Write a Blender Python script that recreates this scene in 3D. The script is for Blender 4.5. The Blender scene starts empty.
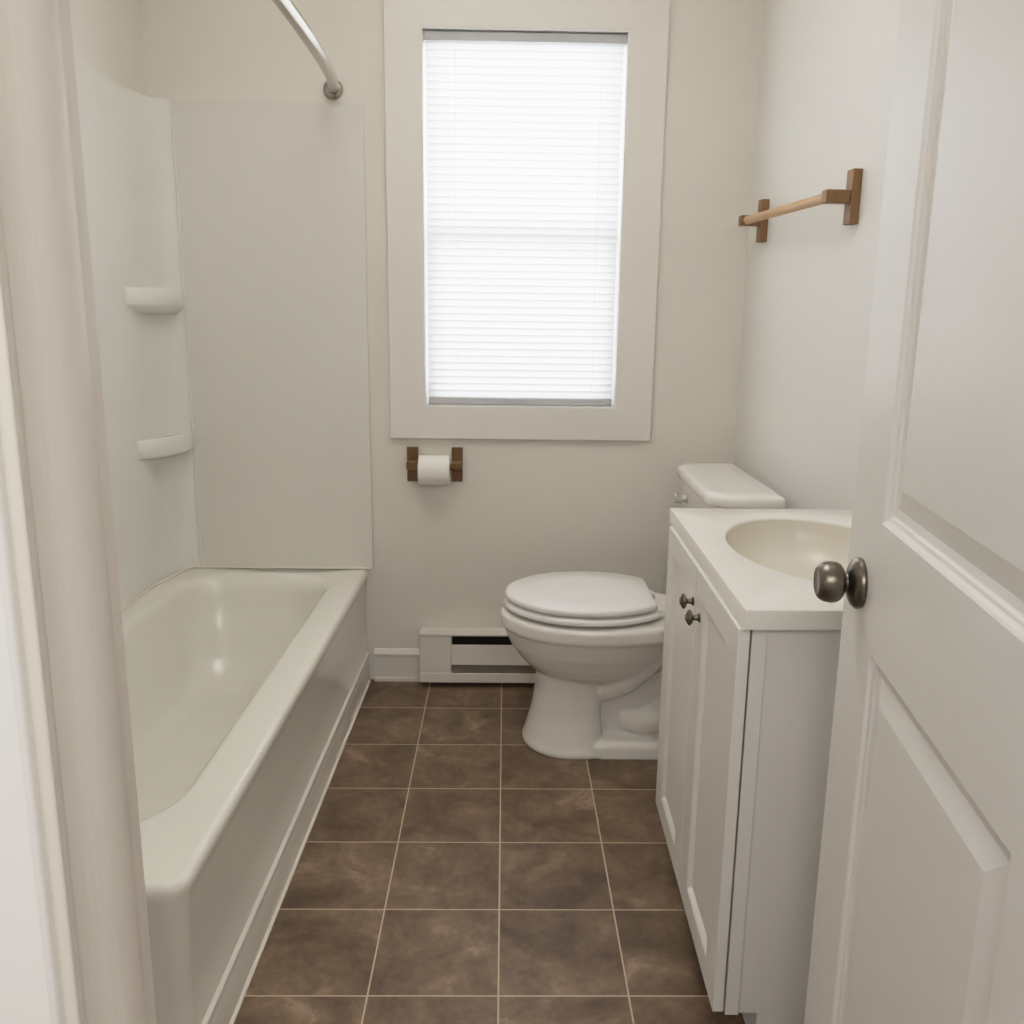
import bpy, bmesh, math, random
from mathutils import Vector, Matrix
random.seed(7)
C = bpy.context.scene.collection
PI = math.pi

# ------------------------------------------------------------------ materials
def mat(name, color, rough=0.5, metal=0.0, spec=0.5, noise=None, bump=0.0, bump_scale=200.0, coat=0.0, stretch=None, color2=None):
    m = bpy.data.materials.new(name); m.use_nodes = True
    nt = m.node_tree; b = nt.nodes['Principled BSDF']
    b.inputs['Base Color'].default_value = (*color, 1)
    b.inputs['Roughness'].default_value = rough
    b.inputs['Metallic'].default_value = metal
    b.inputs['Specular IOR Level'].default_value = spec
    b.inputs['Coat Weight'].default_value = coat
    b.inputs['Coat Roughness'].default_value = 0.08
    tc = nt.nodes.new('ShaderNodeTexCoord'); mp = nt.nodes.new('ShaderNodeMapping')
    nt.links.new(tc.outputs['Object'], mp.inputs['Vector'])
    if stretch: mp.inputs['Scale'].default_value = stretch
    c2 = color2 or tuple(min(1, c * 0.95) for c in color)
    n = nt.nodes.new('ShaderNodeTexNoise'); n.inputs['Scale'].default_value = noise or 3.0
    n.inputs['Detail'].default_value = 5
    nt.links.new(mp.outputs['Vector'], n.inputs['Vector'])
    r = nt.nodes.new('ShaderNodeMix'); r.data_type = 'RGBA'
    r.inputs['A'].default_value = (*color, 1); r.inputs['B'].default_value = (*c2, 1)
    nt.links.new(n.outputs['Fac'], r.inputs['Factor'])
    nt.links.new(r.outputs['Result'], b.inputs['Base Color'])
    if bump > 0:
        n2 = nt.nodes.new('ShaderNodeTexNoise'); n2.inputs['Scale'].default_value = bump_scale
        n2.inputs['Detail'].default_value = 3
        nt.links.new(mp.outputs['Vector'], n2.inputs['Vector'])
        bp = nt.nodes.new('ShaderNodeBump'); bp.inputs['Strength'].default_value = bump
        bp.inputs['Distance'].default_value = 0.001
        nt.links.new(n2.outputs['Fac'], bp.inputs['Height'])
        nt.links.new(bp.outputs['Normal'], b.inputs['Normal'])
    return m

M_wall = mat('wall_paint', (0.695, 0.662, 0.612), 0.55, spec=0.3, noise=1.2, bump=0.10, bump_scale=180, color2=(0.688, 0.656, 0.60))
M_wall_lit = mat('wall_paint_lit', (0.76, 0.745, 0.715), 0.55, spec=0.3, noise=1.2, bump=0.10, bump_scale=180)  # same paint as the back wall, lightened: window light put into the colour
M_ceil = mat('ceiling_paint', (0.80, 0.79, 0.76), 0.8, noise=2)
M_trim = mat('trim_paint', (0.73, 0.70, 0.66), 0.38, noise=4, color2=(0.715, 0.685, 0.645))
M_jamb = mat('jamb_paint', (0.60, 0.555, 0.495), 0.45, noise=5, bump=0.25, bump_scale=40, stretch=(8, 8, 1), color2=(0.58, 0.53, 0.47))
M_door = mat('door_paint', (0.76, 0.735, 0.71), 0.40, noise=3, bump=0.25, bump_scale=120, stretch=(6, 6, 1), color2=(0.75, 0.725, 0.70))
M_cab = mat('cabinet_white', (0.75, 0.725, 0.69), 0.38, noise=3, color2=(0.74, 0.715, 0.68))
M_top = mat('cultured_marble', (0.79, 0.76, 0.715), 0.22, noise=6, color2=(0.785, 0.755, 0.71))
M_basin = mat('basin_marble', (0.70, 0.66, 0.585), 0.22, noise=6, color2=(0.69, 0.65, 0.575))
M_tub = mat('tub_enamel', (0.755, 0.735, 0.67), 0.18, noise=2, coat=0.15, color2=(0.745, 0.725, 0.66))
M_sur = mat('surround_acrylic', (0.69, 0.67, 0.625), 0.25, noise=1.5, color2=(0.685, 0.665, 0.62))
M_sur_lit = mat('surround_acrylic_lit', (0.76, 0.75, 0.72), 0.25, noise=1.5)  # same acrylic as the back panel, lightened to hold the side's window light
M_cer = mat('toilet_porcelain', (0.77, 0.745, 0.705), 0.13, noise=2, coat=0.5, color2=(0.765, 0.74, 0.70))
M_seat = mat('toilet_seat_plastic', (0.82, 0.805, 0.785), 0.25, noise=2)
M_heat = mat('heater_enamel', (0.74, 0.70, 0.65), 0.4, noise=3)
M_slot_shade = mat('slot_shade', (0.022, 0.018, 0.014), 0.7, noise=30)  # shade inside the heater slots, as a colour
M_fin = mat('heater_fin_metal', (0.26, 0.22, 0.17), 0.6, noise=25, color2=(0.17, 0.145, 0.115))
M_nickel = mat('pewter_metal', (0.20, 0.175, 0.145), 0.30, metal=1.0, noise=60, bump=0.05, bump_scale=400, color2=(0.17, 0.148, 0.12))
M_bronze = mat('antique_bronze_metal', (0.10, 0.082, 0.06), 0.30, metal=1.0, noise=120, color2=(0.20, 0.17, 0.13))
M_chrome = mat('brushed_chrome', (0.42, 0.39, 0.345), 0.22, metal=1.0, noise=20)
M_handle = mat('flush_handle_chrome', (0.62, 0.60, 0.56), 0.25, metal=0.6, noise=20)
M_wood = mat('walnut_wood', (0.20, 0.098, 0.036), 0.42, noise=9, stretch=(14, 14, 1.2), color2=(0.13, 0.06, 0.022))
M_wood_m = mat('stained_wood', (0.28, 0.15, 0.060), 0.42, noise=9, stretch=(14, 14, 1.2), color2=(0.17, 0.085, 0.030))
M_wood_l = mat('light_oak_wood', (0.54, 0.355, 0.20), 0.42, noise=9, stretch=(14, 1.2, 14), color2=(0.40, 0.24, 0.115))
M_paper = mat('tissue_paper', (0.80, 0.775, 0.73), 0.9, noise=30, bump=0.3, bump_scale=300)
M_card = mat('cardboard', (0.42, 0.32, 0.22), 0.9, noise=30)
M_caulk = mat('caulk', (0.80, 0.75, 0.67), 0.5, noise=30)
M_sash = mat('sash_vinyl', (0.75, 0.74, 0.72), 0.4, noise=3)
M_rail_shaded = mat('blind_rail_shaded', (0.46, 0.46, 0.47), 0.45, noise=3)  # white rails greyed: their backlit shade is in the colour
M_cord = mat('blind_cord', (0.85, 0.85, 0.86), 0.7, noise=60)

def slat_material():
    m = bpy.data.materials.new('translucent_slat'); m.use_nodes = True
    nt = m.node_tree; nt.nodes.clear()
    o = nt.nodes.new('ShaderNodeOutputMaterial'); mx = nt.nodes.new('ShaderNodeMixShader')
    d = nt.nodes.new('ShaderNodeBsdfDiffuse'); t = nt.nodes.new('ShaderNodeBsdfTranslucent')
    tc = nt.nodes.new('ShaderNodeTexCoord'); n = nt.nodes.new('ShaderNodeTexNoise')
    n.inputs['Scale'].default_value = 20
    nt.links.new(tc.outputs['Object'], n.inputs['Vector'])
    r = nt.nodes.new('ShaderNodeMix'); r.data_type = 'RGBA'
    r.inputs['A'].default_value = (0.88, 0.88, 0.90, 1); r.inputs['B'].default_value = (0.86, 0.86, 0.885, 1)
    nt.links.new(n.outputs['Fac'], r.inputs['Factor'])
    nt.links.new(r.outputs['Result'], t.inputs['Color']); nt.links.new(r.outputs['Result'], d.inputs['Color'])
    mx.inputs['Fac'].default_value = 0.27
    nt.links.new(d.outputs[0], mx.inputs[1]); nt.links.new(t.outputs[0], mx.inputs[2])
    nt.links.new(mx.outputs[0], o.inputs['Surface'])
    return m
M_slat = slat_material()

def glass_material():
    m = bpy.data.materials.new('window_glass'); m.use_nodes = True
    nt = m.node_tree; nt.nodes.clear()
    o = nt.nodes.new('ShaderNodeOutputMaterial'); mx = nt.nodes.new('ShaderNodeMixShader')
    g = nt.nodes.new('ShaderNodeBsdfGlossy'); t = nt.nodes.new('ShaderNodeBsdfTransparent')
    g.inputs['Roughness'].default_value = 0.02
    t.inputs['Color'].default_value = (0.95, 0.97, 0.97, 1)
    f = nt.nodes.new('ShaderNodeFresnel'); f.inputs['IOR'].default_value = 1.45
    nt.links.new(f.outputs[0], mx.inputs['Fac'])
    nt.links.new(t.outputs[0], mx.inputs[1]); nt.links.new(g.outputs[0], mx.inputs[2])
    nt.links.new(mx.outputs[0], o.inputs['Surface'])
    return m
M_glass = glass_material()

TILE = 0.24
ROW0 = -0.2163          # first grout row, counted from the back wall
def tile_material():
    m = bpy.data.materials.new('brown_floor_tile'); m.use_nodes = True
    nt = m.node_tree; L = nt.links; N = nt.nodes.new
    b = nt.nodes['Principled BSDF']
    tc = N('ShaderNodeTexCoord'); sep = N('ShaderNodeSeparateXYZ'); L.new(tc.outputs['Object'], sep.inputs[0])
    def math_(op, a, bb=None, c=None):
        n = N('ShaderNodeMath'); n.operation = op
        for i, v in enumerate((a, bb, c)):
            if v is None: continue
            if isinstance(v, (int, float)): n.inputs[i].default_value = v
            else: L.new(v, n.inputs[i])
        return n.outputs[0]
    u = math_('DIVIDE', sep.outputs['X'], TILE)
    v = math_('DIVIDE', math_('SUBTRACT', sep.outputs['Y'], ROW0), TILE)
    def edge(t):
        f = math_('FRACT', math_('ADD', t, 100.0))
        return math_('MINIMUM', f, math_('SUBTRACT', 1.0, f))
    d = math_('MINIMUM', edge(u), edge(v))
    ramp = N('ShaderNodeMapRange'); ramp.interpolation_type = 'SMOOTHSTEP'
    ramp.inputs['From Min'].default_value = 0.0050; ramp.inputs['From Max'].default_value = 0.0085
    L.new(d, ramp.inputs['Value'])               # 0 grout, 1 tile
    cell = N('ShaderNodeCombineXYZ')
    L.new(math_('FLOOR', u), cell.inputs[0]); L.new(math_('FLOOR', v), cell.inputs[1])
    wn = N('ShaderNodeTexWhiteNoise'); wn.noise_dimensions = '3D'; L.new(cell.outputs[0], wn.inputs['Vector'])
    off = N('ShaderNodeVectorMath'); off.operation = 'SCALE'; L.new(wn.outputs['Color'], off.inputs[0]); off.inputs['Scale'].default_value = 9.0
    add = N('ShaderNodeVectorMath'); add.operation = 'ADD'; L.new(tc.outputs['Object'], add.inputs[0]); L.new(off.outputs[0], add.inputs[1])
    n1 = N('ShaderNodeTexNoise'); n1.inputs['Scale'].default_value = 7.5; n1.inputs['Detail'].default_value = 9; n1.inputs['Roughness'].default_value = 0.62
    n1.inputs['Distortion'].default_value = 0.6
    L.new(add.outputs[0], n1.inputs['Vector'])
    cr = N('ShaderNodeValToRGB'); e = cr.color_ramp.elements
    e[0].position = 0.33; e[0].color = (0.085, 0.050, 0.028, 1)
    e[1].position = 0.72; e[1].color = (0.34, 0.25, 0.175, 1)
    k = cr.color_ramp.elements.new(0.50); k.color = (0.148, 0.095, 0.056, 1)
    k = cr.color_ramp.elements.new(0.61); k.color = (0.200, 0.134, 0.083, 1)
    L.new(n1.outputs['Fac'], cr.inputs['Fac'])
    n2 = N('ShaderNodeTexNoise'); n2.inputs['Scale'].default_value = 55; n2.inputs['Detail'].default_value = 6
    L.new(add.outputs[0], n2.inputs['Vector'])
    mx0 = N('ShaderNodeMix'); mx0.data_type = 'RGBA'; mx0.blend_type = 'OVERLAY'; mx0.inputs['Factor'].default_value = 0.35
    L.new(cr.outputs['Color'], mx0.inputs['A']); L.new(n2.outputs['Fac'], mx0.inputs['B'])
    mx = N('ShaderNodeMix'); mx.data_type = 'RGBA'
    mx.inputs['A'].default_value = (0.52, 0.41, 0.29, 1)
    L.new(mx0.outputs['Result'], mx.inputs['B']); L.new(ramp.outputs[0], mx.inputs['Factor'])
    L.new(mx.outputs['Result'], b.inputs['Base Color'])
    b.inputs['Roughness'].default_value = 0.46
    n3 = N('ShaderNodeTexNoise'); n3.inputs['Scale'].default_value = 190; n3.inputs['Detail'].default_value = 4
    L.new(tc.outputs['Object'], n3.inputs['Vector'])
    h = math_('ADD', math_('MULTIPLY', n3.outputs['Fac'], 0.5), math_('MULTIPLY', ramp.outputs[0], 0.8))
    bp = N('ShaderNodeBump'); bp.inputs['Strength'].default_value = 0.45; bp.inputs['Distance'].default_value = 0.0012
    L.new(h, bp.inputs['Height']); L.new(bp.outputs[0], b.inputs['Normal'])
    return m
M_tile = tile_material()

# ------------------------------------------------------------------ mesh helpers
def wm(o):
    m = Matrix.Identity(4)
    while o is not None:
        m = o.matrix_basis @ m; o = o.parent
    return m

def obj(name, bm, material, parent=None, local=False, bevel=0.0, seg=2, angle=35, flat=False):
    """link a bmesh as ONE mesh object; world coordinates unless local=True"""
    bmesh.ops.remove_doubles(bm, verts=bm.verts, dist=1e-6)
    bmesh.ops.recalc_face_normals(bm, faces=bm.faces)
    if parent is not None and not local:
        bm.transform(wm(parent).inverted())
    me = bpy.data.meshes.new(name); bm.to_mesh(me); bm.free()
    me.materials.append(material)
    if not flat:
        for p in me.polygons: p.use_smooth = True
        me.set_sharp_from_angle(angle=math.radians(angle))
    o = bpy.data.objects.new(name, me); C.objects.link(o)
    if parent is not None: o.parent = parent
    if bevel > 0:
        b = o.modifiers.new('bevel', 'BEVEL'); b.width = bevel; b.segments = seg
        b.limit_method = 'ANGLE'; b.angle_limit = math.radians(40); b.harden_normals = False
    return o

def tag(o, label=None, cat=None, group=None, kind=None):
    if label: o['label'] = label
    if cat: o['category'] = cat
    if group: o['group'] = group
    if kind: o['kind'] = kind
    return o

def thing(name, label, cat, loc=(0, 0, 0), rz=0.0, kind=None):
    o = bpy.data.objects.new(name, None); C.objects.link(o)
    o.location = loc; o.rotation_euler = (0, 0, rz); o.empty_display_size = 0.1
    return tag(o, label, cat, kind=kind)

def NB(): return bmesh.new()

def box(bm, x0, x1, y0, y1, z0, z1):
    v = [bm.verts.new((x, y, z)) for x in (x0, x1) for y in (y0, y1) for z in (z0, z1)]
    for f in ((0, 1, 3, 2), (4, 6, 7, 5), (0, 4, 5, 1), (2, 3, 7, 6), (0, 2, 6, 4), (1, 5, 7, 3)):
        bm.faces.new([v[i] for i in f])
    return bm

def prism(bm, pts, z0, z1):
    a = [bm.verts.new((x, y, z0)) for x, y in pts]; b = [bm.verts.new((x, y, z1)) for x, y in pts]
    n = len(pts)
    bm.faces.new(a); bm.faces.new(b)
    for i in range(n): bm.faces.new((a[i], a[(i + 1) % n], b[(i + 1) % n], b[i]))
    return bm

def loft(bm, rings, cap0=True, cap1=True):
    R = [[bm.verts.new(p) for p in r] for r in rings]
    n = len(rings[0])
    for a, b in zip(R, R[1:]):
        for i in range(n):
            bm.faces.new((a[i], a[(i + 1) % n], b[(i + 1) % n], b[i]))
    if cap0: bm.faces.new(R[0])
    if cap1: bm.faces.new(R[-1])
    return bm

def frame_bm(bm, o, i, y0, y1):
    """a flat rectangular frame standing in the xz plane; o, i = (x0, x1, z0, z1) outer and inner"""
    def ring(r, y): return [bm.verts.new(p) for p in ((r[0], y, r[2]), (r[1], y, r[2]), (r[1], y, r[3]), (r[0], y, r[3]))]
    A, B, a, b = ring(o, y0), ring(o, y1), ring(i, y0), ring(i, y1)
    for k in range(4):
        j = (k + 1) % 4
        bm.faces.new((A[k], A[j], a[j], a[k])); bm.faces.new((B[k], B[j], b[j], b[k]))
        bm.faces.new((A[k], A[j], B[j], B[k])); bm.faces.new((a[k], a[j], b[j], b[k]))
    return bm

def frame_of(t):
    t = t.normalized(); a = Vector((0, 0, 1)) if abs(t.z) < 0.9 else Vector((1, 0, 0))
    s = t.cross(a).normalized(); return s, s.cross(t).normalized()

def tube(bm, path, r, n=16):
    P = [Vector(p) for p in path]; rings = []
    for i, p in enumerate(P):
        t = (P[min(i + 1, len(P) - 1)] - P[max(i - 1, 0)])
        s, u = frame_of(t); rr = r[i] if isinstance(r, (list, tuple)) else r
        rings.append([p + (s * math.cos(2 * PI * k / n) + u * math.sin(2 * PI * k / n)) * rr for k in range(n)])
    return loft(bm, rings)

def lathe(bm, origin, axis, prof, n=32):
    """prof: (distance along axis, radius)"""
    o = Vector(origin); t = Vector(axis).normalized(); s, u = frame_of(t)
    rings = [[o + t * d + (s * math.cos(2 * PI * k / n) + u * math.sin(2 * PI * k / n)) * max(r, 1e-4) for k in range(n)] for d, r in prof]
    return loft(bm, rings)

def rrect(x0, x1, y0, y1, r, n=6):
    """rounded rectangle; r = radius or (r at x0y0, x1y0, x1y1, x0y1)"""
    if not isinstance(r, (tuple, list)): r = (r,) * 4
    out = []
    for (cx, cy, a, rr) in ((x0, y0, PI, r[0]), (x1, y0, 1.5 * PI, r[1]), (x1, y1, 0, r[2]), (x0, y1, .5 * PI, r[3])):
        sx = 1 if cx == x0 else -1; sy = 1 if cy == y0 else -1
        for k in range(n + 1):
            t = a + .5 * PI * k / n
            out.append((cx + sx * rr + rr * math.cos(t), cy + sy * rr + rr * math.sin(t)))
    return out

def panel_slab(bm, us, vs, cells, prof, t, place):
    """a flat board with moulded panels. us, vs: grid lines; cells: set of (i, j) panels; prof: (inset, depth); t: thickness;
       place(u, v, d) -> point, d = depth behind the face"""
    g = {(i, j): bm.verts.new(place(u, v, 0)) for i, u in enumerate(us) for j, v in enumerate(vs)}
    for i in range(len(us) - 1):
        for j in range(len(vs) - 1):
            q = [g[i, j], g[i + 1, j], g[i + 1, j + 1], g[i, j + 1]]
            if (i, j) in cells:
                prev = q
                for ins, dep in prof:
                    if ins == 0 and dep == 0: continue
                    c = [(us[i] + ins, vs[j] + ins), (us[i + 1] - ins, vs[j] + ins), (us[i + 1] - ins, vs[j + 1] - ins), (us[i] + ins, vs[j + 1] - ins)]
                    cur = [bm.verts.new(place(a, b, dep)) for a, b in c]
                    for k in range(4): bm.faces.new((prev[k], prev[(k + 1) % 4], cur[(k + 1) % 4], cur[k]))
                    prev = cur
                bm.faces.new(prev)
            else:
                bm.faces.new(q)
    back = [bm.verts.new(place(a, b, t)) for a, b in ((us[0], vs[0]), (us[-1], vs[0]), (us[-1], vs[-1]), (us[0], vs[-1]))]
    bm.faces.new(back)
    nU, nV = len(us) - 1, len(vs) - 1
    bm.faces.new([g[i, 0] for i in range(nU + 1)] + [back[1], back[0]])
    bm.faces.new([g[nU, j] for j in range(nV + 1)] + [back[2], back[1]])
    bm.faces.new([g[i, nV] for i in range(nU, -1, -1)] + [back[3], back[2]])
    bm.faces.new([g[0, j] for j in range(nV, -1, -1)] + [back[0], back[3]])
    return bm

# ------------------------------------------------------------------ room shell
ZC = 2.44
LW = lambda y: -1.06 + 0.03 * y          # left wall face
RW = lambda y: 0.740 - 0.065 * y         # right wall face (the old wall is a little out of square)
YF, YH = -2.317, -2.402                  # doorway wall: bathroom face, hall face

tag(obj('floor', box(NB(), -1.75, 1.75, -3.7, 0.14, -0.06, 0.0), M_tile, flat=True), 'brown square ceramic tile floor with pale grout', 'floor', kind='structure')
tag(obj('ceiling', box(NB(), -1.75, 1.75, -3.7, 0.14, ZC, ZC + 0.08), M_ceil, flat=True), 'plain white ceiling', 'ceiling', kind='structure')
# window opening
WX0, WX1, WZ0, WZ1 = -0.252, 0.3525, 0.9265, 2.0235
bm = NB()
box(bm, -1.25, WX0, 0, 0.14, 0, ZC); box(bm, WX1, 1.1, 0, 0.14, 0, ZC)
box(bm, WX0, WX1, 0, 0.14, 0, WZ0); box(bm, WX0, WX1, 0, 0.14, WZ1, ZC)
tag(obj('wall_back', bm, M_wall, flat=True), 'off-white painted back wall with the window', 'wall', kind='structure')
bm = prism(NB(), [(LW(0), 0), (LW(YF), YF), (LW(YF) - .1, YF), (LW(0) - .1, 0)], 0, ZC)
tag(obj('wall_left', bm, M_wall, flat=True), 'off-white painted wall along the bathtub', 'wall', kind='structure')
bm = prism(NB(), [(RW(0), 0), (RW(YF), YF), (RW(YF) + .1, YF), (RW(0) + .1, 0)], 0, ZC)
tag(obj('wall_right', bm, M_wall_lit, flat=True), 'off-white painted wall behind the vanity and towel bar', 'wall', kind='structure')
DX0, DX1, DZ = -0.225, 0.385, 2.05
bm = NB()
box(bm, -1.6, DX0 - .018, YH, YF, 0, ZC); box(bm, DX1 + .018, 1.6, YH, YF, 0, ZC); box(bm, DX0 - .018, DX1 + .018, YH, YF, DZ + .018, ZC)
tag(obj('wall_front', bm, M_wall_lit, flat=True), 'off-white painted wall around the doorway', 'wall', kind='structure')

# baseboard on the back wall (two lengths, either side of the heater)
def baseboard(bm, x0, x1):
    prof = [(0, 0), (-.017, 0), (-.017, .012), (-.0125, .014), (-.0125, .088), (-.0155, .092), (-.0155, .097), (-.006, .112), (0, .112)]
    a = [bm.verts.new((x0, y, z)) for y, z in prof]; b = [bm.verts.new((x1, y, z)) for y, z in prof]
    n = len(prof); bm.faces.new(a); bm.faces.new(b)
    for i in range(n): bm.faces.new((a[i], a[(i + 1) % n], b[(i + 1) % n], b[i]))
bm = NB(); baseboard(bm, -0.427, -0.273)
tag(obj('baseboard_back', bm, M_trim, angle=20), 'short painted baseboard between bathtub and heater', 'baseboard', kind='structure')

# ------------------------------------------------------------------ window
win = thing('window_1', 'tall window with flat painted casing in the back wall', 'window', (0.05, 0, WZ0), kind='structure')
CT = 0.018
bm = NB()
ox0, ox1, oz0, oz1 = -0.3595, 0.4655, 0.8245, 2.135
frame_bm(bm, (ox0, ox1, oz0, oz1), (WX0, WX1, WZ0, WZ1), -CT, -.0003)
obj('window_casing', bm, M_trim, win, bevel=0.002)
bm = NB(); e = 0.012      # liner boards of the opening
box(bm, WX0, WX0 + .004, -CT + .002, .13, WZ0, WZ1); box(bm, WX1 - .004, WX1, -CT + .002, .13, WZ0, WZ1)
box(bm, WX0 + .004, WX1 - .004, -CT + .002, .13, WZ0, WZ0 + .004); box(bm, WX0 + .004, WX1 - .004, -CT + .002, .13, WZ1 - .004, WZ1)
obj('window_liner', bm, M_sash, win)
def sash(z0, z1, y, w=0.035, name='sash'):
    bm = NB(); x0, x1 = WX0 + .004, WX1 - .004
    frame_bm(bm, (x0, x1, z0, z1), (x0 + w, x1 - w, z0 + w, z1 - w), y, y + .028)
    s = obj(name, bm, M_sash, win)
    bm = NB(); box(bm, x0 + w, x1 - w, y + .012, y + .016, z0 + w, z1 - w)
    obj('pane', bm, M_glass, s, flat=True)
sash(WZ0 + .004, 1.47, 0.068); sash(1.435, WZ1 - .004, 0.098)

# ------------------------------------------------------------------ window blind
BX0, BX1 = -0.2415, 0.342
bl = thing('window_blind', 'closed white mini blind filling the window', 'blind', (0.05, 0.03, WZ0 + .004))
obj('headrail', box(NB(), BX0 - .003, BX1 + .003, -.002, .044, 1.9905, 2.0165), M_rail_shaded, bl, bevel=.002)
pitch = 0.0217; z = 1.9835; bm = NB()
while z > 0.962:
    prev = None
    for k in range(6):
        s = -1 + 2 * k / 5                       # across the slat
        zz = z + s * 0.0140; yy = 0.030 - s * 0.0035 - 0.0016 * (1 - s * s)
        a = bm.verts.new((BX0, yy, zz)); b = bm.verts.new((BX1, yy, zz))
        if prev: bm.faces.new((prev[0], prev[1], b, a))
        prev = (a, b)
    z -= pitch
obj('slats', bm, M_slat, bl)
obj('bottom_rail', box(NB(), BX0 + .001, BX1 - .001, .008, .034, 0.9315, 0.9535), M_rail_shaded, bl, bevel=.003)
for cx in (-0.154, 0.277):
    obj('ladder_cord', tube(NB(), [(cx, .0245, 1.993), (cx, .0245, .953)], .0011, 6), M_cord, bl)

# ------------------------------------------------------------------ bathtub
TX = lambda y: -0.4435 + 0.0165 * y       # outer edge of the tub rim
RIM = 0.390
tub = thing('bathtub', 'white alcove bathtub along the left wall', 'bathtub', (-0.75, -0.8, 0))
XL, XR, YN = -1.0555, -0.4415, -1.648
def skew(pts, z): return [(x + (0.03 + (0.0165 - 0.03) * min(1, (x - XL) / .3)) * y, y, z) for x, y in pts]
def tub_ring(dx, z, rr=.03, nseg=8):   # outer outline pulled in by dx on the free sides
    return skew(rrect(XL, XR - dx, YN + dx, -0.002, (.004, max(rr - dx, .006), .006, .004), nseg), z)
rings = [tub_ring(.004, 0.0), tub_ring(.004, .070), tub_ring(.006, .078), tub_ring(.010, .085), tub_ring(.0095, .20, .034), tub_ring(.006, .34, .036),
         tub_ring(.002, .362, .036), tub_ring(0, .372, .036), tub_ring(.0015, .380, .036), tub_ring(.005, .3862, .036), tub_ring(.011, .3892, .036), tub_ring(.018, RIM, .036)]
def in_ring(xl, xr, yn, yb, z, r): return skew(rrect(xl, xr, yn, yb, r, 8), z)
rings += [in_ring(-1.003, -0.520, -1.520, -.066, RIM - .0004, (.16, .155, .135, .135)),
          in_ring(-.998, -0.527, -1.512, -.073, RIM - .002, (.158, .15, .13, .13)),
          in_ring(-.993, -0.534, -1.503, -.081, RIM - .006, (.155, .147, .128, .128)),
          in_ring(-.988, -0.541, -1.494, -.090, RIM - .014, (.153, .145, .126, .126)),
          in_ring(-.983, -0.548, -1.485, -.099, RIM - .030, (.15, .142, .124, .124)),
          in_ring(-.979, -0.554, -1.478, -.106, RIM - .055, (.15, .14, .122, .122)),
          in_ring(-.972, -0.560, -1.470, -.110, .300, (.15, .14, .12, .12)),
          in_ring(-.955, -0.580, -1.440, -.160, .180, (.15, .14, .12, .12)),
          in_ring(-.938, -0.600, -1.410, -.215, .110, (.14, .13, .12, .12)),
          in_ring(-.915, -0.622, -1.375, -.255, .085, (.12, .12, .11, .11)),
          in_ring(-.880, -0.655, -1.320, -.310, .077, (.10, .10, .09, .09))]
obj('tub_shell', loft(NB(), rings), M_tub, tub, angle=75)
# raised strip above the skirt, and the caulk line at the floor
sk = NB(); p = []
for (dx, z) in ((.010, .080), (.003, .082), (.0035, .096), (.012, .104)):
    p.append([(XR - dx + .0165 * y + .0, y, z) for y in (-.004, YN + .02)])
R_ = [[sk.verts.new(q) for q in r] for r in p]
for a, b in zip(R_, R_[1:]): sk.faces.new((a[0], a[1], b[1], b[0]))
obj('skirt_strip', sk, M_tub, tub)
obj('caulk_bead', tube(NB(), [(XR - .002 + .0165 * y, y, .002) for y in (-.018, -.5, -1.0, YN + .03)], .0045, 8), M_caulk, tub)

# ------------------------------------------------------------------ tub surround
sur = thing('tub_surround', 'off-white plastic wall surround around the bathtub', 'tub surround', (-1.0, -.1, RIM))
ST, SX = 1.815, -0.425
SEAM = -0.984
# back panel
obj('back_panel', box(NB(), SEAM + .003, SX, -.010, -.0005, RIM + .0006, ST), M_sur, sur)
# corner panel with a wide cove: runs from the left wall to the seam
RCX, RCY = 0.071, 0.17
def cove(y_end):
    x0 = lambda y: LW(y) + .006
    pts = [(x0(y_end), y_end), (x0(-.6), -.6), (x0(-.3), -.3)]
    yc = -.010 - RCY
    for k in range(15):
        t = .5 * PI * k / 14
        y = yc + RCY * math.sin(t)
        pts.append((x0(yc) + RCX * (1 - math.cos(t)), y))
    pts.append((SEAM - .004, -.010)); pts.append((SEAM - .001, -.0125)); pts.append((SEAM + .002, -.0125)); pts.append((SEAM + .004, -.008))
    return pts
def sheet(bm, pts, z0, z1):
    P = [(bm.verts.new((x, y, z0)), bm.verts.new((x, y, z1))) for x, y in pts]
    for a, b in zip(P, P[1:]): bm.faces.new((a[0], b[0], b[1], a[1]))
    return bm
cp = cove(-1.63)
cp2 = cp + [(SEAM + .004, -.001), (LW(0) + .001, -.001), (LW(-1.63) + .001, -1.63)]
obj('side_panel', prism(NB(), cp2, RIM + .0006, ST), M_sur_lit, sur, angle=40)
obj('caulk_bead', tube(NB(), [(LW(-1.6) + .0075, -1.6, RIM + .0042), (LW(-.6) + .0075, -.6, RIM + .0042), (LW(-.2) + .009, -.2, RIM + .0042), (SEAM - .03, -.018, RIM + .0042), (SEAM, -.0125, RIM + .0042), (SX - .01, -.0125, RIM + .0042)], .0035, 8), M_caulk, sur)
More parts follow.
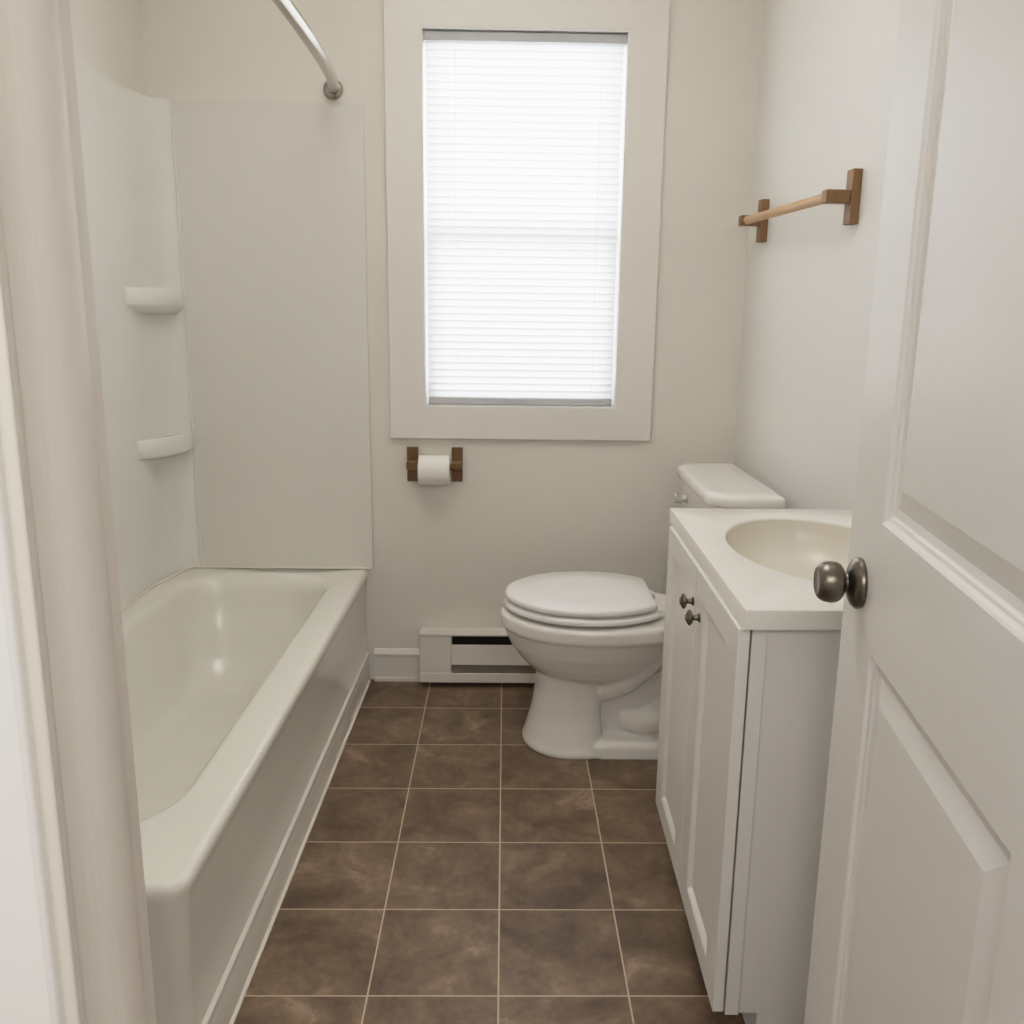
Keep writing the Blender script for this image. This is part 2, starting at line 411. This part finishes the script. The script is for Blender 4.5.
# corner shelves moulded in the cove
def shelf(ztop, h, bulge, drop):
    A = Vector((LW(-.255) + .006, -.255)); B = Vector((SEAM + .002, -.011))
    corner = Vector((LW(0) + .02, -.012))
    d = (B - A); nrm = Vector((-d.y, d.x)).normalized()
    if nrm.dot(corner - A) > 0: nrm = -nrm
    front = []
    for k in range(17):
        t = k / 16
        front.append(A + d * t + nrm * bulge * (4 * t * (1 - t)) ** .8)
    back = [Vector(q) for q in cp[5:19]][::-1]
    back = [b + Vector((-.002, .003)) for b in back] + [Vector((LW(-.255) + .003, -.255))]
    top = front + back
    mid = sum(top, Vector((0, 0))) / len(top)
    def ring(sc, z, base): return [((mid + (q - mid) * sc).x if i < 17 else q.x, (mid + (q - mid) * sc).y if i < 17 else q.y, z) for i, q in enumerate(base)]
    f2 = [corner + (q - corner) * .55 for q in front]
    bm = NB()
    rg = [[(q.x, q.y, ztop - .010) for q in [corner + (q - corner) * .93 for q in front] + back],
          [(q.x, q.y, ztop) for q in [corner + (q - corner) * .975 for q in front] + back],
          [(q.x, q.y, ztop - .003) for q in front + back],
          [(q.x, q.y, ztop - h) for q in front + back],
          [(q.x, q.y, ztop - h - .004) for q in [corner + (q - corner) * .98 for q in front] + back],
          [(q.x, q.y, ztop - h - drop * .6) for q in [corner + (q - corner) * .80 for q in front] + back],
          [(q.x, q.y, ztop - h - drop) for q in f2 + back]]
    loft(bm, rg)
    return bm
obj('corner_shelf', shelf(1.276, .046, .028, .030), M_sur_lit, sur, angle=50)
obj('corner_shelf', shelf(0.843, .052, .028, .020), M_sur_lit, sur, angle=50)

# ------------------------------------------------------------------ shower curtain rod
rod = thing('shower_curtain_rod', 'curved chrome shower curtain rod above the bathtub', 'curtain rod', (-.511, 0, 1.855))
ZB, ZN, YE = 1.855, 1.855, YF
def rod_pt(s):
    y = -.004 + (YE + .008) * s
    b = 4 * s * (1 - s)
    return (-.511 + .118 * b, y, ZB - .102 * b)
obj('rod_tube', tube(NB(), [rod_pt(k / 40) for k in range(41)], .0140, 20), M_chrome, rod)
obj('wall_flange', lathe(NB(), (-.511, -.0005, ZB - .002), (0.08, -1, 0), [(0, .029), (.004, .029), (.009, .026), (.012, .020), (.013, .0165), (.024, .0155), (.026, .013)], 32), M_chrome, rod)
obj('wall_flange', lathe(NB(), (-.511, YF + .0005, ZN + .002), (0.08, 1, 0), [(0, .029), (.004, .029), (.009, .026), (.012, .020), (.024, .0155)], 32), M_chrome, rod)

# ------------------------------------------------------------------ baseboard heater
ht = thing('baseboard_heater', 'white electric baseboard heater on the floor under the window', 'heater', (-.27, 0, 0))
HX0, HX1, HE = -0.2705, 0.56, -0.167
bm = NB()   # housing: back, top cap sloping forward, bottom rail
def xprism(bm, prof, x0, x1):
    a = [bm.verts.new((x0, y, z)) for y, z in prof]; b = [bm.verts.new((x1, y, z)) for y, z in prof]
    n = len(prof); bm.faces.new(a); bm.faces.new(b)
    for i in range(n): bm.faces.new((a[i], a[(i + 1) % n], b[(i + 1) % n], b[i]))
    return bm
xprism(bm, [(-.001, .02), (-.001, .188), (-.030, .189), (-.066, .188), (-.066, .1825), (-.058, .1825), (-.055, .177), (-.012, .182), (-.012, .02)], HX0, HX1)
xprism(bm, [(-.001, .019), (-.066, .019), (-.066, .0505), (-.062, .052), (-.062, .034), (-.001, .034)], HX0, HX1)
obj('heater_housing', bm, M_heat, ht, bevel=.0012)
bm = NB(); box(bm, HX0, HE, -.064, -.013, .052, .179)
obj('end_cover', bm, M_heat, ht, bevel=.0015)
bm = NB(); box(bm, HE + .0005, HX1, -.066, -.058, .081, .150)
obj('front_panel', bm, M_heat, ht, bevel=.0015)
bm = NB(); box(bm, HE + .001, HX1 - .002, -.0135, -.0125, .03, .18)
obj('slot_shade_sheet', bm, M_slot_shade, ht, flat=True)  # near-black sheet whose colour stands for the shade behind the slots
bm = NB()
for k in range(46):
    x = HE + .006 + k * .0155
    box(bm, x, x + .0022, -.052, -.018, .036, .092)
box(bm, HE + .002, HX1 - .004, -.040, -.030, .058, .068)
obj('heating_fins', bm, M_fin, ht, flat=True)
obj('added_slot_sheet', box(NB(), HE + .001, HX1 - .003, -.0575, -.0565, .048, .086), M_fin, ht, flat=True)  # added sheet, lightens the lower slot that would otherwise go black
bm = NB(); box(bm, .0, .004, -.064, -.0578, .045, .086)
obj('bracket', bm, M_fin, ht, flat=True)

# ------------------------------------------------------------------ toilet paper holder and roll
tp = thing('toilet_paper_holder', 'dark wooden toilet paper holder under the window', 'toilet paper holder', (-.22, 0, .74))
PXL, PXR, PZ = -0.291, -0.149, 0.741
for cx in (PXL, PXR):
    obj('wall_plate', box(NB(), cx - .0175, cx + .0175, -.014, -.0005, PZ - .055, PZ + .055), M_wood, tp, bevel=.0015)
    obj('arm', box(NB(), cx - .0155, cx + .0155, -.060, -.0145, PZ - .0105, PZ + .0165), M_wood, tp, bevel=.005, seg=3)
obj('roller', tube(NB(), [(PXL + .012, -.052, PZ - .001), (PXR - .012, -.052, PZ - .001)], .0085, 16), M_wood, tp)
rl = thing('toilet_paper_roll', 'white toilet paper roll on the wooden holder', 'toilet paper', (-.22, -.055, .73))
def roll():
    bm = NB(); o = Vector((-.267, -.0520, .7298)); n = 48; prof = [(0, .0205), (0, .0455), (.002, .0475), (.095, .0475), (.097, .0455), (.097, .0205)]
    rings = [[o + Vector((d, r * math.cos(2 * PI * k / n), r * math.sin(2 * PI * k / n))) for k in range(n)] for d, r in prof]
    rings.append(rings[0]); return loft(bm, rings, False, False)
obj('paper', roll(), M_paper, rl)
bm = NB(); o = Vector((-.2668, -.0520, .7298)); n = 32
rings = [[o + Vector((d, r * math.cos(2 * PI * k / n), r * math.sin(2 * PI * k / n))) for k in range(n)] for d, r in ((0, .019), (0, .0204), (.0966, .0204), (.0966, .019))]
loft(bm, rings + [rings[0]], False, False)
obj('core', bm, M_card, rl)

# ------------------------------------------------------------------ towel bar on the right wall
tb = thing('towel_bar', 'wooden towel bar on the right wall', 'towel bar', (RW(-.42), -.42, 1.487), rz=math.atan(.065))
# local frame: -x points out of the wall, y runs along it
def tb_local(y): return (y + .42) / math.cos(math.atan(.065))
for y in (-.735, -.151):
    ly = tb_local(y)
    pl = box(NB(), -.0215, -.0005, ly - .0175, ly + .0175, -.059, .059)
    obj('wall_plate', pl, M_wood_m, tb, local=True, bevel=.0015)
    obj('arm', box(NB(), -.078, -.022, ly - .015, ly + .015, -.0145, .0145), M_wood_m, tb, local=True, bevel=.003)
ly0, ly1 = tb_local(-.735), tb_local(-.151)
obj('bar', tube(NB(), [(-.062, ly0 + .0155, 0), (-.062, ly1 - .0155, 0)], .0115, 20), M_wood_l, tb, local=True)

# ------------------------------------------------------------------ toilet
TY = -0.40
tl = thing('toilet', 'white toilet with closed lid beside the vanity', 'toilet', (.3, TY, 0))
def egg(z, xf, xm, xb, w, nb=2.4, nf=2.0, n=64):
    out = []
    for k in range(n):
        t = 2 * PI * k / n; c, s = math.cos(t), math.sin(t)
        if c < 0: e = nf; L_ = xm - xf
        else: e = nb; L_ = xb - xm
        x = xm + L_ * math.copysign(abs(c) ** (2 / e), c)
        y = w * math.copysign(abs(s) ** (2 / e), s)
        out.append((x, TY + y, z))
    return out
bm = NB()
# pedestal front (full width) and bowl
loft(bm, [egg(-.002, .062, .20, .30, .141, 5), egg(.012, .060, .20, .30, .142, 5), egg(.03, .067, .20, .292, .135, 5), egg(.10, .086, .20, .285, .119, 5), egg(.17, .098, .20, .283, .112, 5), egg(.25, .10, .20, .285, .11, 5)])
loft(bm, [egg(.196, .125, .26, .40, .085), egg(.214, .103, .255, .44, .112), egg(.235, .078, .25, .47, .135), egg(.262, .052, .25, .50, .155), egg(.300, .024, .25, .52, .174), egg(.335, .009, .25, .53, .186),
          egg(.355, .002, .25, .545, .192), egg(.358, -.004, .25, .55, .198), egg(.390, -.005, .25, .55, .199), egg(.398, .0, .25, .55, .194), egg(.400, .012, .25, .545, .182)])
# rear base, narrower core with the trapway on both sides
loft(bm, [egg(-.002, .20, .40, .64, .141, 6, 6), egg(.034, .20, .40, .64, .136, 6, 6), egg(.046, .20, .40, .635, .124, 6, 6)])
loft(bm, [egg(.01, .20, .40, .62, .078, 6, 6), egg(.20, .20, .40, .60, .078, 6, 6), egg(.36, .20, .40, .60, .10, 6, 6)])
for sgn in (-1, 1):
    path = [(.25, TY + sgn * .055, .165), (.30, TY + sgn * .076, .188), (.345, TY + sgn * .090, .215), (.39, TY + sgn * .10, .262), (.43, TY + sgn * .105, .315), (.47, TY + sgn * .10, .36)]
    tube(bm, path, [.034, .036, .037, .038, .042, .045], 16)
    path = [(.34, TY + sgn * .062, .09), (.39, TY + sgn * .072, .082), (.45, TY + sgn * .074, .10), (.50, TY + sgn * .07, .16), (.52, TY + sgn * .066, .24)]
    tube(bm, path, [.028, .036, .042, .04, .036], 16)
# deck that carries the tank
loft(bm, [[(x, y, z_) for x, y in rrect(.42, .705, TY - wy, TY + wy, .04)] for z_, wy in ((.30, .10), (.345, .125), (.39, .135), (.40, .13))])
bowl = obj('bowl', bm, M_cer, tl)
r = bowl.modifiers.new('remesh', 'REMESH'); r.mode = 'VOXEL'; r.voxel_size = .0045; r.use_smooth_shade = True
s = bowl.modifiers.new('smooth', 'SMOOTH'); s.factor = .5; s.iterations = 5
def cut_egg(z, x0, a, b, xc, xcut, n=40):
    """ellipse cut off straight at the hinge side"""
    t0 = math.acos((xcut - xc) / a); pts = []
    for k in range(n + 1):
        t = t0 + (2 * PI - 2 * t0) * k / n
        pts.append((xc + a * math.cos(t), TY + b * math.sin(t), z))
    return pts
def slab(z0, z1, a, b, xc, xcut, rnd):
    return loft(NB(), [cut_egg(z0, 0, a - rnd, b - rnd, xc, xcut - rnd), cut_egg(z0 + rnd * .4, 0, a - .2 * rnd, b - .2 * rnd, xc, xcut - .2 * rnd), cut_egg(z0 + rnd, 0, a, b, xc, xcut),
                       cut_egg(z1 - rnd, 0, a, b, xc, xcut), cut_egg(z1 - .4 * rnd, 0, a - .2 * rnd, b - .2 * rnd, xc, xcut - .2 * rnd), cut_egg(z1, 0, a - rnd, b - rnd, xc, xcut - rnd),
                       cut_egg(z1 + .0006, 0, a * .6, b * .6, xc, xc + (xcut - xc) * .6)])
obj('seat', slab(.4085, .4265, .237, .192, .242, .43, .006), M_seat, tl, angle=50)
obj('lid', slab(.4325, .4525, .234, .187, .242, .422, .007), M_seat, tl, angle=50)
for sgn in (-1, 1):
    obj('hinge', tube(NB(), [(.439, TY + sgn * .075 - .02, .4145), (.439, TY + sgn * .075 + .02, .4145)], .008, 14), M_seat, tl)
# tank
def tank_ring(x0, x1, y0, y1, z, rf, rb=.02): return [(x - .0165 * 0, y, z) for x, y in rrect(x0, x1, y0, y1, (rf, rb, rb, rf), 10)]
obj('tank', loft(NB(), [tank_ring(.565, .70, -.60, -.15, .401, .04), tank_ring(.553, .705, -.612, -.138, .42, .05), tank_ring(.540, .708, -.622, -.128, .735, .06), tank_ring(.540, .708, -.622, -.128, .742, .06)]), M_cer, tl, angle=50)
def lid_ring(d, z): return tank_ring(.522 + d, .716 - d, -.640 + d, -.110 - d, z, .085 - d, .014)
obj('tank_lid', loft(NB(), [lid_ring(.008, .7425), lid_ring(.002, .745), lid_ring(0, .749), lid_ring(0, .764), lid_ring(.003, .771), lid_ring(.009, .7755), lid_ring(.018, .777), lid_ring(.05, .7785)]), M_cer, tl, angle=60)
bm = lathe(NB(), (.543, -.255, .691), (-1, 0, 0), [(0, .016), (.004, .016), (.007, .011), (.014, .0095), (.016, .0135), (.019, .0148), (.036, .0148), (.039, .0125), (.040, .004)], 24)
tag(obj('flush_handle', bm, M_handle, tl), 'small metal flush handle')

# ------------------------------------------------------------------ vanity
VR = math.radians(-1.0)
VO = Vector((0.3690, -0.905, 0))
vm = Matrix.Translation(VO) @ Matrix.Rotation(VR, 4, 'Z'); vmi = vm.inverted()
va = thing('vanity_cabinet', 'white vanity cabinet with two panelled doors under the sink', 'cabinet', VO, VR)
VL, VD = 0.650, 0.40      # length along the wall, depth
FX = 0.023                # carcass front
# near and far sides with toe-kick notch; near side carries a flat stile and a recessed field
def side(bm, y0, y1, face):
    pts = [(FX, .081), (FX, .768), (VD, .768), (VD, 0), (FX + .055, 0), (FX + .055, .081)]
    a = [bm.verts.new((x, y0, z)) for x, z in pts]; b = [bm.verts.new((x, y1, z)) for x, z in pts]
    n = len(pts); bm.faces.new(a); bm.faces.new(b)
    for i in range(n): bm.faces.new((a[i], a[(i + 1) % n], b[(i + 1) % n], b[i]))
bm = NB(); side(bm, -VL + .010, -VL + .024, 1)
obj('side_panel', bm, M_cab, va, local=True)
bm = NB(); side(bm, -.024, -.008, 1)
obj('side_panel', bm, M_cab, va, local=True)
obj('corner_stile', box(NB(), FX - .001, FX + .022, -VL + .004, -VL + .0098, .0815, .7675), M_cab, va, local=True, bevel=.001)
bm = NB()
box(bm, FX, FX + .018, -VL + .0245, -.0245, .715, .768); box(bm, FX, FX + .018, -VL + .0245, -.0245, .095, .130)
box(bm, FX, FX + .018, -VL + .0245, -VL + .06, .130, .715); box(bm, FX, FX + .018, -.06, -.0245, .130, .715); box(bm, FX, FX + .018, -VL / 2 - .03, -VL / 2 + .03, .130, .715)
box(bm, FX + .02, VD - .005, -VL + .0245, -.0245, .095, .110)
obj('face_frame', bm, M_cab, va, local=True)
obj('toe_kick', box(NB(), FX + .056, FX + .070, -VL + .0245, -.0245, .001, .0945), M_cab, va, local=True)
def vdoor(y0, y1, knob_y, knob_z):
    bm = NB(); z0, z1 = .090, .7665; s = .068
    us = [y0, y0 + s, y1 - s, y1]; vs = [z0, z0 + .050, z1 - .052, z1]
    panel_slab(bm, us, vs, {(1, 1)}, [(.0015, .0015), (.004, .002), (.0125, .0085)], .0185, lambda u, v, d: (d, u, v))
    d = obj('door', bm, M_cab, va, local=True, bevel=.0015, angle=20)
    k = lathe(NB(), (-.0002, knob_y, knob_z), (-1, 0, 0), [(0, .0085), (.002, .0085), (.004, .0056), (.011, .0046), (.013, .0060), (.015, .0120), (.0175, .0148), (.020, .0146), (.0225, .0115), (.0245, .0065), (.026, .0062), (.0265, .0001)], 24)
    tag(obj('knob', k, M_bronze, d, local=True), 'dark antique metal knob')
vdoor(-VL / 2 + .0015, -.001, -.306, .694)
vdoor(-VL + .001, -VL / 2 - .0015, -.370, .684)

# countertop with a moulded oval basin
vt = thing('sink_countertop', 'white moulded countertop with an oval basin on the vanity cabinet', 'countertop', (.6, -1.2, .80))
ZT, TH = .8005, .0315
def vloc(x, y): v = vm @ Vector((x, y, 0)); return (v.x, v.y)
c1 = vloc(.005, .031); c2 = vloc(.005, -VL - .011)
c3 = (RW(c2[1] + .006) - .0015, c2[1] + .008); c4 = (RW(c1[1]) - .0015, c1[1])
SC = Vector((.600, -1.200)); AX, AY = .168, .240
N_ = 96
def ell(s, z, t0=0): return [(SC.x + AX * s * math.cos(2 * PI * k / N_), SC.y + AY * s * math.sin(2 * PI * k / N_), z) for k in range(N_)]
poly = [Vector(c) for c in (c4, c1, c2, c3)]
def ray_to_poly(a):
    d = Vector((AX * math.cos(a), AY * math.sin(a))); best = 9
    for i in range(4):
        p, q = poly[i], poly[(i + 1) % 4]; e_ = q - p
        den = d.x * e_.y - d.y * e_.x
        if abs(den) < 1e-9: continue
        w = p - SC; t = (w.x * e_.y - w.y * e_.x) / den; u = (w.x * d.y - w.y * d.x) / den
        if t > 0 and -1e-6 <= u <= 1 + 1e-6: best = min(best, t)
    return SC + d * best
outer = [ray_to_poly(2 * PI * k / N_) for k in range(N_)]
for p in poly:      # snap the nearest outline point to every true corner
    i = min(range(N_), key=lambda k: (outer[k] - p).length); outer[i] = p.copy()
def out_ring(z, ins):
    res = []
    for o_ in outer:
        d = (SC - o_); res.append((o_.x + (ins if abs(o_.x - SC.x) > 0 and o_.x < SC.x - .19 else 0), o_.y + (-ins if o_.y > c4[1] - .02 else (ins if o_.y < c2[1] + .02 else 0)), z))
    return res
bm = NB()
loft(bm, [ell(1.02, ZT - TH), out_ring(ZT - TH, 0), out_ring(ZT - .0035, 0), out_ring(ZT - .001, .001), out_ring(ZT, .0035), ell(1.03, ZT), ell(1.01, ZT - .001), ell(1.0, ZT - .004), ell(1.0, ZT - .006)], False, False)
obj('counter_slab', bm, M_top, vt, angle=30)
bm = NB()
rings = [ell(1.0, ZT - .006)]
for k in range(1, 13):
    t = k / 12 * PI / 2
    s_ = .12 + .88 * math.cos(t) ** .75 if k < 12 else .12
    rings.append(ell(s_, ZT - .006 - .115 * math.sin(t) ** .9))
loft(bm, rings, False, True)
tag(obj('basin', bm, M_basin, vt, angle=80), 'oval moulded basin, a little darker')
obj('drain', lathe(NB(), (SC.x, SC.y, ZT - .1205), (0, 0, 1), [(0, .026), (.002, .026), (.003, .021), (.0015, .019), (.002, .002)], 24), M_chrome, vt)

# ------------------------------------------------------------------ bathroom door (open) and its frame
DA = math.radians(7.5)
DP = Vector((.4445, -1.725, .012)); DW, DH, DT = .625, 2.02, .035
dr = thing('door_1', 'open white two-panel bathroom door on the right', 'door', DP, kind='structure')
# local basis: u from the free edge to the hinge, d into the door
du = Vector((-math.sin(DA), -math.cos(DA), 0)); dn = Vector((math.cos(DA), -math.sin(DA), 0))
def dplace(u, v, d): p = DP + du * u + Vector((0, 0, v)) + dn * d; return (p.x, p.y, p.z)
us = [0, .130, DW - .100, DW]; vs = [0, .20, .838, .992, 1.88, DH]
prof = [(.003, .0015), (.005, .0055), (.0095, .0062), (.0115, .0092), (.017, .0100), (.021, .0105), (.047, .0035), (.0485, .0035)]
bm = panel_slab(NB(), us, vs, {(1, 1), (1, 3)}, prof, DT, dplace)
obj('door_leaf', bm, M_door, dr, bevel=.0012, angle=8)
ko = DP + du * .069 + Vector((0, 0, .915 - DP.z))
bm = NB()
lathe(bm, ko - dn * .0003, -dn, [(0, .0310), (.003, .0318), (.006, .0312), (.010, .0280), (.0135, .0215), (.0155, .0150), (.017, .0125), (.0185, .0118), (.0195, .0135), (.0215, .0180), (.025, .0225), (.030, .0250), (.037, .0254), (.044, .0240), (.0485, .0215), (.051, .0190), (.052, .0165), (.0513, .0145), (.051, .004)], 40)
tag(obj('door_knob', bm, M_nickel, dr, angle=25), 'round pewter door knob with rosette')

fr = thing('trim_1', 'painted door frame at the left edge', 'door frame', (DX0, YF, 0), kind='structure')
bm = NB()
box(bm, DX0 - .0178, DX0, YH - .010, YF, 0, DZ); box(bm, DX1, DX1 + .0178, YH - .010, YF, 0, DZ); box(bm, DX0 - .0178, DX1 + .0178, YH - .010, YF, DZ, DZ + .0175)
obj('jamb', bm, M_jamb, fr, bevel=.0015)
bm = NB()
SP = [(.0002, -2.404), (.0012, -2.396), (.0040, -2.388), (.0075, -2.381), (.0098, -2.373), (.0105, -2.365), (.0105, -2.354), (.0092, -2.352), (.0002, -2.352)]
prism(bm, [(DX0 + a, y) for a, y in SP], 0, DZ - .0002); prism(bm, [(DX1 - a, y) for a, y in SP], 0, DZ - .0002)
box(bm, DX0 + .0107, DX1 - .0107, -2.386, -2.352, DZ - .0105, DZ - .0002)
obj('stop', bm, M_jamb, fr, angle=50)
bm = NB(); ry = YH - .0005
U = [(DX0 - .090, 0), (DX0 - .007, 0), (DX0 - .007, DZ + .007), (DX1 + .007, DZ + .007), (DX1 + .007, 0), (DX1 + .090, 0), (DX1 + .090, DZ + .09), (DX0 - .090, DZ + .09)]
UA = [bm.verts.new((x, ry - .016, z)) for x, z in U]; UB = [bm.verts.new((x, ry, z)) for x, z in U]
for q in (UA, UB):
    for k in ((0, 1, 2, 7), (2, 3, 6, 7), (3, 4, 5, 6)): bm.faces.new([q[i] for i in k])
for i in range(8): bm.faces.new((UA[i], UA[(i + 1) % 8], UB[(i + 1) % 8], UB[i]))
obj('casing', bm, M_trim, fr, bevel=.004, seg=3)

# ------------------------------------------------------------------ light
def area(name, loc, target, size, power, color=(1, 1, 1), shape='DISK', size_y=None, spread=None):
    l = bpy.data.lights.new(name, 'AREA'); l.shape = shape; l.size = size; l.energy = power; l.color = color
    if size_y: l.size_y = size_y
    o = bpy.data.objects.new(name, l); C.objects.link(o); o.location = loc
    d = Vector(target) - Vector(loc); o.rotation_euler = d.to_track_quat('-Z', 'Y').to_euler()
    return o
area('daylight_outside', (.05, 1.3, 1.75), (.05, 0, 1.45), 2.2, 380, (.985, .99, 1.0), 'RECTANGLE', 2.2)
area('ceiling_lamp', (-.1, -1.15, 2.12), (-.1, -1.15, 3), .30, 17, (1.0, .965, .925))       # uplight: the ceiling is the soft source
area('hall_fill', (.05, -3.4, 1.85), (0, -1.2, .35), 1.9, 21, (1.0, .965, .92), 'RECTANGLE', .7)  # added soft fill from the hall side, no known lamp there

w = bpy.data.worlds.new('World'); bpy.context.scene.world = w; w.use_nodes = True
bg = w.node_tree.nodes['Background']; bg.inputs[0].default_value = (1.0, .97, .93, 1); bg.inputs[1].default_value = .45

# ------------------------------------------------------------------ camera
cam = bpy.data.cameras.new('camera'); co = bpy.data.objects.new('camera', cam); C.objects.link(co)
P0 = Vector((.001, -2.825, 1.238))
pitch_, yaw_, roll_ = map(math.radians, (12.259, 1.001, .777))
cp_, sp_, cy_, sy_, cr_, sr_ = math.cos(pitch_), math.sin(pitch_), math.cos(yaw_), math.sin(yaw_), math.cos(roll_), math.sin(roll_)
F = Vector((sy_ * cp_, cy_ * cp_, -sp_)); rt = Vector((cy_, -sy_, 0)); up = rt.cross(F)
r2 = rt * cr_ + up * sr_; u2 = -rt * sr_ + up * cr_
m = Matrix((r2, u2, -F)).transposed().to_4x4(); m.translation = P0
co.matrix_world = m
cam.sensor_width = 36; cam.sensor_fit = 'HORIZONTAL'; cam.lens = 892.563 / 1024 * 36
cam.shift_x = (512 - 519.013) / 1024; cam.shift_y = (500.271 - 512) / 1024
cam.clip_start = .02
sc = bpy.context.scene; sc.camera = co
sc.view_settings.view_transform = 'Standard'; sc.view_settings.look = 'None'
sc.view_settings.exposure = 0.0; sc.view_settings.gamma = 1.0
vs_ = sc.view_settings; vs_.use_curve_mapping = True      # soft shoulder of the photograph's exposure
cm = vs_.curve_mapping; cm.white_level = (8, 8, 8); cv = cm.curves[3]
for x_, y_ in ((.025, .215), (.05, .43), (.075, .605), (.10, .72), (.15, .845), (.25, .93), (.45, .975)): cv.points.new(x_, y_)
cv.points[-1].location = (1.0, 1.0); cm.update()
try:
    sc.cycles.use_denoising = True
    sc.cycles.max_bounces = 12; sc.cycles.diffuse_bounces = 8; sc.cycles.transparent_max_bounces = 12
except Exception: pass
